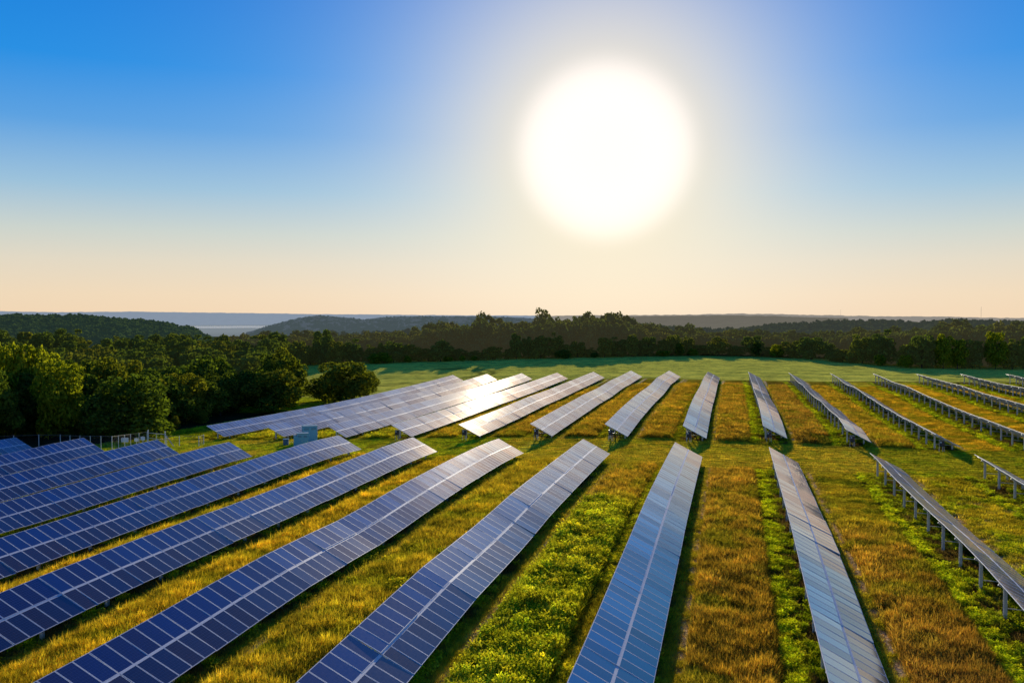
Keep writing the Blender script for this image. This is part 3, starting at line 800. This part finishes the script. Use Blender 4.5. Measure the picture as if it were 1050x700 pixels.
# ------------------------------------------------------------------ trees
def crown_mesh(seed, n=3600, leaf=.42, low=.12, wob=1.0, mats=None, lobes=18, top=1.0):
    """leaf cards gathered on the shells of many small lobes; unit crown: radius 1, height 0..2 (z)"""
    r_ = np.random.default_rng(seed)
    cen = []
    for i in range(lobes):
        t = (i + .5) / lobes; zc = low + .25 + (1.62 - low) * t
        rad = .68 * math.sqrt(max(0.02, 1 - ((zc - .95) / 1.05) ** 2)) * (1 if i % 2 else .75)
        a = i * 2.4 + r_.uniform(-.5, .5)
        cen.append((math.cos(a) * rad * r_.uniform(.7, 1.15), math.sin(a) * rad * r_.uniform(.7, 1.15), zc + r_.uniform(-.12, .12), r_.uniform(.26, .46) * (1 if zc < 1.4 else .8)))
    cen.append((0, 0, .9, .62)); cen = np.array(cen)
    w = cen[:, 3] ** 2; w[-1] *= .5
    ch = r_.choice(len(cen), n, p=w / w.sum()); c = cen[ch]
    dr = r_.normal(size=(n, 3)); dr[:, 2] = dr[:, 2] * .9 + .25; dr /= np.linalg.norm(dr, axis=1)[:, None]
    rr = c[:, 3] * (r_.uniform(.72, 1.06, n) + (r_.random(n) < .08) * r_.uniform(0, .25, n))
    p = c[:, :3] + dr * rr[:, None] * np.array([1, 1, .85])
    s = leaf * .115 * r_.uniform(.6, 1.35, n)
    nn = dr + r_.normal(size=(n, 3)) * .55; nn /= np.linalg.norm(nn, axis=1)[:, None]
    t1 = np.cross(nn, r_.normal(size=(n, 3))); t1 /= np.linalg.norm(t1, axis=1)[:, None]; t2 = np.cross(nn, t1)
    q = [p + t1 * s[:, None] * 1.25, p + t2 * s[:, None] * .8, p - t1 * s[:, None] * 1.1, p - t2 * s[:, None] * .9]
    v = np.stack(q, 1).reshape(-1, 3)
    return np_mesh('crown', v, np.arange(n * 4).reshape(n, 4), mats or [LEAF])

def trunk_mesh(seed):
    r_ = random.Random(seed); mb = MB()
    mb.tube([(0, 0, -.1), (.01, 0, .25), (.02, .01, .8), (.0, .02, 1.45)], [.055, .042, .03, .008], 8)
    for i in range(7):
        a = i * 2.4 + r_.random(); z = .35 + i * .13; ln = r_.uniform(.4, .65)
        mb.tube([(0.01, 0, z), (math.cos(a) * ln * .5, math.sin(a) * ln * .5, z + .15), (math.cos(a) * ln, math.sin(a) * ln, z + .36)], [.022, .014, .004], 5)
    return mb.mesh('trunk', [BARK])

CROWNS = [crown_mesh(100 + i, 5200, .40, .02 + .1 * (i % 3), lobes=14 + 3 * (i % 4)) for i in range(8)]
CROWNS_F = [crown_mesh(200 + i, 1900, .70, .02, mats=[LEAF_FAR], lobes=12 + 3 * (i % 3)) for i in range(6)]
CROWNS_B = [crown_mesh(250 + i, 2600, .60, .02, mats=[MATS_BACK], lobes=15 + 3 * (i % 3)) for i in range(3)]
CROWN_Y = [crown_mesh(300 + i, 4200, .45, .05, mats=[LEAF_Y], lobes=16) for i in range(3)]
TRUNKS = [trunk_mesh(i) for i in range(3)]

def tree(u, v, height, width, label, group=None, far=False, yellow=False, cat='tree', name='broadleaf_tree', sink=0.0, trunk=True):
    g = h(u, v) - sink
    root = bpy.data.objects.new(name, None); COL.objects.link(root); root.location = (u * S, v * S, g)
    root.rotation_euler = (0, 0, random.uniform(0, 2 * PI)); root.empty_display_size = .5
    tag(root, label, cat, group)
    me = random.choice(CROWN_Y if yellow else (CROWNS_B if far == 2 else CROWNS_F if far else CROWNS))
    sx = width / 2; sz = height / 1.98
    link('crown', me, root, Matrix.Diagonal((sx * random.uniform(.9, 1.1), sx * random.uniform(.9, 1.1), sz, 1)))
    if trunk:
        tm = random.choice(TRUNKS); link('trunk', tm, root, Matrix.Diagonal((sx * .8, sx * .8, sz, 1)))
    return root

placed = []
def free(u, v, r):
    for a, b, c in placed:
        if (a - u) ** 2 + (b - v) ** 2 < ((r + c) * .5) ** 2 * 1.0: return False
    placed.append((u, v, r)); return True

# left wood (site units): its front edge follows the meadow, then recedes along the sight line of px 300
def in_left_wood(u, v):
    if v < 126: return False
    if v < 150: return u < -106 - (v < 140) * 3
    if v < 205: return u < -105 - (v - 150) * .06
    return u < -.545 * v + 2
nl = 0
for px, d, y, wd in ((4, 172, 357, 9), (30, 176, 356, 9.5), (60, 166, 369, 8), (-20, 180, 354, 9), (46, 182, 362, 8)):
    u, v = at_depth(px, d); placed.append((u, v, 7)); g = h(u, v)
    tree(u, v, ZC - (y - H_Y) / F_PX * d * S - g, wd, 'sunlit yellow green tree rising in the left wood', 'yellow green trees of the left wood', yellow=True)
front = [(-6, 447, 11.5), (14, 448, 10), (33, 448, 10.5), (52, 447.5, 9.5), (72, 447, 10.5), (92, 447, 9), (112, 446, 9.5), (132, 443, 9.0), (150, 441, 9), (170, 438, 9.5), (190, 434, 9), (208, 431, 9),
         (226, 427, 9), (242, 423, 9), (258, 418, 9.5), (272, 414, 9.5)]
for (px, py, hh) in front:
    u, v = ground_at(px, py - 1); placed.append((u, v, 4))
    tree(u, v, hh * random.uniform(.78, .98), random.uniform(8.5, 11.5), 'dark leafy tree at the front edge of the left wood', 'front trees of the left wood')
tries = 0
while nl < 118 and tries < 9000:
    tries += 1
    d = 135 + 330 * random.random() ** 1.15; px = random.uniform(-70, 306)
    u, v = at_depth(px, d)
    if not in_left_wood(u, v) or not free(u, v, 6.5 + d * .012): continue
    yl = False
    hh = random.uniform(8.5, 11.5) * (1 + max(0, d - 250) * .0006)
    tree(u, v, hh, random.uniform(9, 13) * (1.0 if d < 250 else 1.2),
         'sunlit yellow green tree rising in the left wood' if yl else 'dense dark green tree crowded in the left wood',
         'yellow green trees of the left wood' if yl else 'trees of the left wood', yellow=yl, far=d > 260, trunk=True)
    nl += 1
u, v = ground_at(291, 414); tree(u, v, 12.0, 10.5, 'big round dark tree at the right end of the left wood')
for px, py, hh in ((28, 449, 2.4), (58, 449, 3.4), (74, 448.5, 2.6), (96, 449, 4.0), (104, 449, 3), (128, 446, 2.6), (150, 443, 2.4), (176, 440, 2.2), (205, 434, 2.4)):
    u, v = ground_at(px, py + 1)
    tree(u, v, hh, hh * 1.5, 'low grey green bush below the front trees of the left wood', 'bushes along the left wood', cat='bush', name='bush', trunk=False)
for px, py, hh in ((240, 420, 2.5), (262, 416, 3.6), (268, 413, 2.2)):
    u, v = ground_at(px, py + 3); tree(u, v, hh, hh * 1.4, 'sunlit bush at the right foot of the left wood', 'sunlit bushes of the left wood', cat='bush', name='bush', trunk=False)
u, v = ground_at(355, 414); tree(u, v, 9.8, 14.5, 'broad round tree alone between the wood and the solar rows', sink=.3); 
u, v = ground_at(332, 411); tree(u, v, 6.2, 11, 'lower dark tree leaning on the left side of the broad round tree', sink=.3)
u, v = ground_at(375, 408); tree(u, v, 6.8, 7, 'smaller tree on the right side of the broad round tree', sink=.2)

# far hedge and the wood behind the crop field
def interp(tab, x):
    xs = [a for a, b in tab]; ys = [b for a, b in tab]; return float(np.interp(x, xs, ys))
base_tab = [(240, 385), (300, 378), (390, 373), (500, 369.5), (600, 367.5), (700, 365.5), (780, 367), (850, 373), (900, 379), (950, 384), (1050, 386)]
top1 = [(240, 352), (300, 346), (400, 349), (480, 352), (540, 344), (600, 345), (680, 345), (760, 346), (830, 347), (880, 345), (930, 346), (1000, 344), (1050, 342)]
def dist_edge(px):
    u, v = ground_at(px, interp(base_tab, px)); return math.hypot(u, v), u, v
def tree_top(px, d, ytop, wid, label, group, **kw):
    u, v = at_depth(px, d); g = h(u, v)
    zt = ZC - (ytop - H_Y) / F_PX * d * S; hh = max(2.0, zt - g)
    return tree(u, v, hh, wid, label, group, **kw)
px = 236.0
while px < 1090:
    d, u, v = dist_edge(px)
    big = 880 < px
    yel = px in () or (958 < px < 990) or (1005 < px < 1025)
    yt = interp(top1, px) + random.choice((-5, -2, 0, 3, 7)) + random.uniform(-2, 2)
    wid = random.uniform(6, 13)
    tree_top(px, d + random.uniform(3, 10), yt + (6 if not big else 0) * random.random(), wid,
             'yellow leaved tree in the hedge line right of the crop field' if yel else 'dark tree in the front line beyond the crop field',
             'yellow trees beyond the field' if yel else 'front trees beyond the crop field', far=True, yellow=yel)
    px += wid / S / d * F_PX * random.uniform(.5, .75)
top2 = [(240, 346), (270, 340), (330, 341), (370, 340), (400, 341), (420, 337), (440, 332), (470, 331), (484, 333), (492, 325), (506, 323), (520, 329), (540, 327), (570, 327), (584, 325),
        (600, 323), (630, 323), (645, 328), (662, 334), (680, 331), (700, 335), (740, 338), (790, 339), (830, 341), (870, 338), (900, 338), (960, 334), (980, 329), (1000, 330), (1020, 332), (1050, 330), (1090, 330)]
BK, BKS = [], []
cnt = 0
for tier, (dd, off, step) in enumerate(((28, 6, 10.5), (55, 3, 11.5), (90, 0, 11.5))):
    px = 240.0 + tier * 3
    while px < 1085:
        d0, _, _ = dist_edge(px); d = d0 + dd + random.uniform(-8, 8)
        u, v = at_depth(px, d); g = h(u, v); hh = max(4, ZC - (interp(top2, px) + off + random.uniform(-1.5, 4.5) - H_Y) / F_PX * d * S - g)
        wd = random.uniform(10, 15); BK.append((u * S, v * S, g)); BKS.append((wd / 2, wd / 2, hh / 1.98))
        px += step * random.uniform(.8, 1.25); cnt += 1

add_glow_haze(MATS_BACK, srgb(112, 106, 82), .15)
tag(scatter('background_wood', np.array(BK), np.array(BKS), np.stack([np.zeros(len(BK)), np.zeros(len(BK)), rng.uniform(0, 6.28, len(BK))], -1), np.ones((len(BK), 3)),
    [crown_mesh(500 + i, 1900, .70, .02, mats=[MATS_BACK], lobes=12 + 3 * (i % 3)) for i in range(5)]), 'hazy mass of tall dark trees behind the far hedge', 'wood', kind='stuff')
tree_top(557, 545, 319.5, 12, 'tallest dark tree standing above the far wood left of the sun streak', None, far=2)
tree_top(592, 548, 325, 8, 'small round topped tree poking above the far wood', None, far=2)
tree_top(604, 550, 321.5, 13, 'pale airy tall tree above the far wood, left of a twin', None, far=2)
tree_top(625, 552, 322, 12, 'pale airy tall tree above the far wood, right of its twin', None, far=2)
# single shrubs in front of the hedge
for px, wpx, hpx, lab in ((390, 27, 11, 'wide sunlit shrub at the left end of the crop field edge'), (418, 10, 7, 'small round shrub beside the wide one at the field edge'),
                       (459, 12, 5, 'low flat shrub on the crop field edge, left of two round ones'), (474, 7, 6, 'small round shrub on the field edge, left of a pair'), (486, 8, 5, 'small round shrub on the field edge, right of a pair'),
                       (578, 22, 9, 'wide dark shrub before the hedge below the tall trees'), (610, 10, 6, 'small shrub before the hedge right of the wide dark one'), (680, 18, 6, 'flat sunlit shrub at the field edge right of centre'),
                       (697, 12, 13, 'upright young tree at the field edge right of centre'), (711, 12, 7, 'round shrub right of the upright young tree'),
                       (776, 14, 14, 'green shrub left of the yellow one at the field edge'), (796, 16, 13, 'yellow green shrub standing out before the far hedge'),
                       (903, 14, 12, 'pale green shrub at the foot of the hedge, left of a pair'), (929, 16, 13, 'pale green shrub at the foot of the hedge, right of a pair')):
    d, u, v = dist_edge(px); d -= 2; wid = wpx * d * S / F_PX; hh = hpx * d * S / F_PX
    uu, vv = at_depth(px, d)
    tree(uu, vv, hh, wid, lab, None, cat='shrub', name='shrub', far=False, yellow=px in (390, 418, 459, 474, 486, 680, 711, 796, 903, 929), trunk=False)  # brighter leaf colour makes the listed shrubs look sunlit

# ------------------------------------------------------------------ hills and far-off woods
def mat_hill(name, base, haze, amt):  # emission mixed into the surface paints on the distance haze
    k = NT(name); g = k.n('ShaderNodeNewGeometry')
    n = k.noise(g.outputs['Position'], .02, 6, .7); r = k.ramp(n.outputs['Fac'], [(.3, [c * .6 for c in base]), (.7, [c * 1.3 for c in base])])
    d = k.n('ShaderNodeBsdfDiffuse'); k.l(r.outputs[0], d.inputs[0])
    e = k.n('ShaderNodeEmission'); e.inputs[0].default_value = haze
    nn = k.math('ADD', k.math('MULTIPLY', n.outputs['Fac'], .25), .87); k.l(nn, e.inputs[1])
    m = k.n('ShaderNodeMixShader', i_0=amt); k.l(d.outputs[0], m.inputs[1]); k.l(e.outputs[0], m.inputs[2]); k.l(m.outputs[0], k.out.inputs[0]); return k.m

def ridge(name, D, prof, zfoot, depth, mat, label, rough=.4, seed=0, lower=0.0):
    """a long hill: foot in front, crest at distance D (site units), back slope; prof = crest line"""
    x0, x1 = prof[0][0], prof[-1][0]; n = int((x1 - x0) / 1.6)
    V = []; rows = 7
    for i in range(n + 1):
        px = x0 + (x1 - x0) * i / n
        y = interp(prof, px) - rough * (fbm(np.array([px / 5.0]), np.array([D * .01]), seed, 4)[0] - .5) * 4
        zc = ZC - (y - H_Y) / F_PX * D * S - lower
        for r in range(rows):
            t = r / (rows - 2) if r < rows - 1 else 1.25
            dd = D - depth * (1 - t); u, v = at_depth(px, dd)
            s = math.sin(min(t, 1) * PI / 2) if t <= 1 else .55
            z = zfoot + (zc - zfoot) * s
            z += (zc - zfoot) * .10 * (fbm(np.array([px / 9.0]), np.array([t * 3.0]), seed + 3, 3)[0] - .5) * (0 if r == rows - 2 else 1)
            V.append((u * S, v * S, z))
    V = np.array(V); idx = np.arange(len(V)).reshape(n + 1, rows)
    fc = np.stack([idx[:-1, :-1], idx[1:, :-1], idx[1:, 1:], idx[:-1, 1:]], -1).reshape(-1, 4)
    o = link(name, np_mesh(name, V, fc, [mat], False)); tag(o, label, 'hill', kind='structure'); return V, rows

M_A = mat_hill('hill_blue_haze', (.05, .06, .06), srgb(138, 152, 170), .93)
M_A2 = mat_hill('hill_warm_haze', (.05, .06, .05), srgb(150, 145, 138), .9)
M_B = mat_hill('hill_mid_haze', (.035, .05, .035), srgb(92, 104, 114), .75)
M_C = mat_hill('hill_warm_mid', (.035, .045, .03), srgb(120, 116, 106), .78)
M_D = mat_hill('hill_near_haze', (.03, .045, .022), srgb(84, 92, 82), .55)
M_L = mat_hill('hill_left_wood_haze', (.02, .035, .015), srgb(60, 80, 74), .25)
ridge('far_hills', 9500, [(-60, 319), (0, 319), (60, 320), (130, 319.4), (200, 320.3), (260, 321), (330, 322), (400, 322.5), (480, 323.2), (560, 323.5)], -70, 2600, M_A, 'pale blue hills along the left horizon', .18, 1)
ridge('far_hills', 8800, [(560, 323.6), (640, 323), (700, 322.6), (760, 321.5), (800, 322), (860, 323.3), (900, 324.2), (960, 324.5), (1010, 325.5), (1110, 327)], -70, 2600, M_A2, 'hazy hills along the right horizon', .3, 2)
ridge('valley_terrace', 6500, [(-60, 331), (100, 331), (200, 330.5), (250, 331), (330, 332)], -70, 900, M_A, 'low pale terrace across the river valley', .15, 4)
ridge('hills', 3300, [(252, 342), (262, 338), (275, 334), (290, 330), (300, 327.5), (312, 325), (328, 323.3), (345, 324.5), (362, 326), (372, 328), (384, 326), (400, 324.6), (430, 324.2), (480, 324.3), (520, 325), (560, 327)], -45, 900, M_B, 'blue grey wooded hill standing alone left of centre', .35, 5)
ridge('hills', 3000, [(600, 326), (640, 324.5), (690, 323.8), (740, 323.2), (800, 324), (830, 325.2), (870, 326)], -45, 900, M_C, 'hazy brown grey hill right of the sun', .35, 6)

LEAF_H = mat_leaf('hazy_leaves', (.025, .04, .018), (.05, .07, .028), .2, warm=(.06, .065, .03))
add_glow_haze(LEAF_H, srgb(96, 102, 96), .28)
LEAF_B = mat_leaf('distant_leaves_hazed', (.02, .035, .02), (.05, .07, .035), .2); add_glow_haze(LEAF_B, srgb(92, 106, 112), .55)
LEAF_L = mat_leaf('left_hill_leaves_hazed', (.022, .045, .018), (.07, .11, .03), .3); add_glow_haze(LEAF_L, srgb(70, 92, 88), .22)

def wood_on(name, D, prof, depth, zfoot, count, size, leafmat, label, tiers=1.0):
    protos = [crown_mesh(400 + i, 420, 1.5, .0, mats=[leafmat], lobes=12) for i in range(4)]
    P, Sc = [], []
    for i in range(count):
        px = random.uniform(prof[0][0], prof[-1][0]); t = random.random() ** .7
        dd = D - depth * (1 - t); y = interp(prof, px); zc = ZC - (y - H_Y) / F_PX * D * S - size * 1.0
        z = zfoot + (zc - zfoot) * math.sin(t * PI / 2)
        u, v = at_depth(px, dd); s = size * random.uniform(.6, 1.15)
        P.append((u * S, v * S, z - s * .15)); Sc.append((s * .62, s * .62, s * .55))
    n = len(P); rot = np.zeros((n, 3)); rot[:, 2] = rng.uniform(0, 6.28, n)
    return tag(scatter(name, np.array(P), np.array(Sc), rot, np.ones((n, 3)), protos), label, 'wood', kind='stuff')

prL = [(-70, 324), (0, 323), (30, 322), (48, 323.5), (80, 322.5), (110, 325), (140, 327.5), (165, 329.5), (190, 334), (205, 339), (216, 345)]
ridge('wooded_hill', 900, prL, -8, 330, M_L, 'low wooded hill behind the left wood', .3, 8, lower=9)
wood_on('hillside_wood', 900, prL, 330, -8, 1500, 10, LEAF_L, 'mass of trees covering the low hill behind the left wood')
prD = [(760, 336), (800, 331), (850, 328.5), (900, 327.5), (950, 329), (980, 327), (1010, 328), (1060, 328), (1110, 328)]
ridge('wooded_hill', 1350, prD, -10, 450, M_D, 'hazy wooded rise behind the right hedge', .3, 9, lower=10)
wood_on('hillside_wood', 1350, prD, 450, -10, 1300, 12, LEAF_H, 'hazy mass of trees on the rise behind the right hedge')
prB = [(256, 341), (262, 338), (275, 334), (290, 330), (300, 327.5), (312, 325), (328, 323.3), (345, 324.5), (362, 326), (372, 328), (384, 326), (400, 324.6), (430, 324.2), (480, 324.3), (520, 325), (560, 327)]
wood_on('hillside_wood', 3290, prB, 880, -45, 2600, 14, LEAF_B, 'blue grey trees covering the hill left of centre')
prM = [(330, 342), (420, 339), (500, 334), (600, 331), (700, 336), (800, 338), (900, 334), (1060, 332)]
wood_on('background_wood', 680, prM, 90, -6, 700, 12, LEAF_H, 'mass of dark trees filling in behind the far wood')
# the river far off in the valley
k = NT('river_water'); p = k.n('ShaderNodeBsdfPrincipled'); p.inputs['Base Color'].default_value = (.25, .28, .3, 1); p.inputs['Roughness'].default_value = .18
k.l(p.outputs[0], k.out.inputs[0])
V = []
for px in np.linspace(175, 330, 24):
    for dd in (4550, 5300):
        u, v = at_depth(px, dd + 60 * math.sin(px * .08)); V.append((u * S, v * S, h(u, v) + 1.5))
idx = np.arange(len(V)).reshape(-1, 2)
fc = np.stack([idx[:-1, 0], idx[1:, 0], idx[1:, 1], idx[:-1, 1]], -1)
tag(link('river', np_mesh('river', np.array(V), fc, [k.m])), 'pale strip of river far off in the valley', 'river', kind='structure')

# masts on the horizon
MAST = mat_hill('mast_haze', (.2, .2, .2), srgb(170, 160, 145), .8)
for px, y0, D, lab in ((1006, 314.5, 5200, 'thin lattice radio mast on the right horizon'), (862, 317.5, 6500, 'fainter radio mast on the horizon left of the other')):
    u, v = at_depth(px, D); zt = ZC - (y0 - H_Y) / F_PX * D * S; zb = ZC - (327 - H_Y) / F_PX * D * S - 25
    root = bpy.data.objects.new('radio_mast', None); COL.objects.link(root); root.location = (u * S, v * S, zb); tag(root, lab, 'mast')
    mb = MB(); hh = zt - zb; w = .9
    for a in range(3):
        t = a * 2 * PI / 3; mb.tube([(w * math.cos(t), w * math.sin(t), 0), (w * math.cos(t), w * math.sin(t), hh)], [.22, .2], 5)
    for q in range(int(hh / 2.5)):
        for a in range(3):
            t, t2 = a * 2 * PI / 3, (a + 1) * 2 * PI / 3
            mb.bar((w * math.cos(t), w * math.sin(t), q * 2.5), (w * math.cos(t2), w * math.sin(t2), q * 2.5 + 2.5), .15)
    link('lattice', mb.mesh('lattice', [MAST]), root)

# ------------------------------------------------------------------ sky, sun, camera
w = bpy.data.worlds.new('World'); scene.world = w; w.use_nodes = True
t = w.node_tree; t.nodes.clear()
def wn(typ, **kw):
    n = t.nodes.new(typ)
    for a, b in kw.items(): setattr(n, a, b)
    return n
def wm(op, a, b=None, c=None, clamp=False):
    m = wn('ShaderNodeMath', operation=op, use_clamp=clamp)
    for i, val in enumerate((a, b, c)):
        if val is None: continue
        if isinstance(val, bpy.types.NodeSocket): t.links.new(val, m.inputs[i])
        else: m.inputs[i].default_value = val
    return m.outputs[0]
out = wn('ShaderNodeOutputWorld'); bg = wn('ShaderNodeBackground'); t.links.new(bg.outputs[0], out.inputs[0])
tc = wn('ShaderNodeTexCoord'); nrm = wn('ShaderNodeVectorMath', operation='NORMALIZE'); t.links.new(tc.outputs['Generated'], nrm.inputs[0])
sep = wn('ShaderNodeSeparateXYZ'); t.links.new(nrm.outputs[0], sep.inputs[0])
sky = wn('ShaderNodeTexSky', sky_type='NISHITA'); sky.sun_disc = False; sky.sun_elevation = SUN_EL; sky.sun_rotation = -SUN_AZ
sky.air_density = 1.0; sky.dust_density = 1.5; sky.ozone_density = 2.0
ramp = wn('ShaderNodeValToRGB'); t.links.new(wm('MAXIMUM', sep.outputs[2], 0.0), ramp.inputs[0])
stops = [(0.0, srgb(236, 210, 178)), (.02, srgb(234, 212, 182)), (.055, srgb(220, 211, 192)), (.085, srgb(198, 206, 200)), (.13, srgb(150, 188, 214)), (.19, srgb(84, 156, 220)), (.25, srgb(22, 138, 222)),
         (.33, srgb(0, 122, 214)), (.45, srgb(4, 100, 196)), (.65, srgb(8, 74, 165)), (1.0, srgb(8, 44, 110))]
e = ramp.color_ramp.elements
for i, (p_, c_) in enumerate(stops):
    el = e[i] if i < 2 else e.new(p_)
    el.position = p_; el.color = c_
sdir = Vector((-math.sin(SUN_AZ) * math.cos(SUN_EL), math.cos(SUN_AZ) * math.cos(SUN_EL), math.sin(SUN_EL)))
dt = wn('ShaderNodeVectorMath', operation='DOT_PRODUCT'); t.links.new(nrm.outputs[0], dt.inputs[0]); dt.inputs[1].default_value = sdir
ang = wm('MULTIPLY', wm('ARCCOSINE', wm('MINIMUM', dt.outputs['Value'], .999999)), 180 / PI)
def gauss(amp, wdt, pw=2.0):
    return wm('MULTIPLY', wm('EXPONENT', wm('MULTIPLY', wm('POWER', wm('DIVIDE', ang, wdt), pw), -1)), amp)
def vscale(colr, f):
    n = wn('ShaderNodeVectorMath', operation='SCALE'); n.inputs[0].default_value = colr[:3]; t.links.new(f, n.inputs['Scale']); return n.outputs[0]
def vadd(a, b):
    n = wn('ShaderNodeVectorMath', operation='ADD'); t.links.new(a, n.inputs[0]); t.links.new(b, n.inputs[1]); return n.outputs[0]
mix = wn('ShaderNodeMix', data_type='RGBA'); mix.inputs[0].default_value = .04
skys = wn('ShaderNodeVectorMath', operation='SCALE'); t.links.new(sky.outputs[0], skys.inputs[0]); skys.inputs['Scale'].default_value = .08
t.links.new(ramp.outputs[0], mix.inputs[6]); t.links.new(skys.outputs[0], mix.inputs[7])
c = mix.outputs[2]
def wmix(fac, a, colr):
    m = wn('ShaderNodeMix', data_type='RGBA'); t.links.new(fac, m.inputs[0]); t.links.new(a, m.inputs[6]); m.inputs[7].default_value = colr; return m.outputs[2]
c = wmix(gauss(.30, 17, 2.0), c, (.50, .66, .82, 1))
c = wmix(gauss(.96, 9.8, 2.0), c, (.98, .84, .59, 1))
c = vadd(c, vscale((.30, .27, .32), gauss(1.0, 5.35, 8.0)))
t.links.new(c, bg.inputs[0]); bg.inputs[1].default_value = 1.07

sl = bpy.data.lights.new('sun', 'SUN'); sl.energy = 5.0; sl.angle = math.radians(.6); sl.color = (1, .88, .64)
so = link('sun', sl); so.rotation_euler = (-sdir).to_track_quat('-Z', 'Y').to_euler()

cam = bpy.data.cameras.new('camera'); cam.sensor_width = 36; cam.lens = 36 * F_PX / 1050; cam.clip_end = 60000; cam.clip_start = .5
co = link('camera', cam); co.location = (0, 0, ZC); co.rotation_euler = (PI / 2 - PITCH, 0, PSI); scene.camera = co
scene.view_settings.view_transform = 'Standard'; scene.view_settings.look = 'None'; scene.view_settings.exposure = 0
scene.cycles.max_bounces = 6; scene.cycles.transparent_max_bounces = 4
print('objects', len(bpy.data.objects))
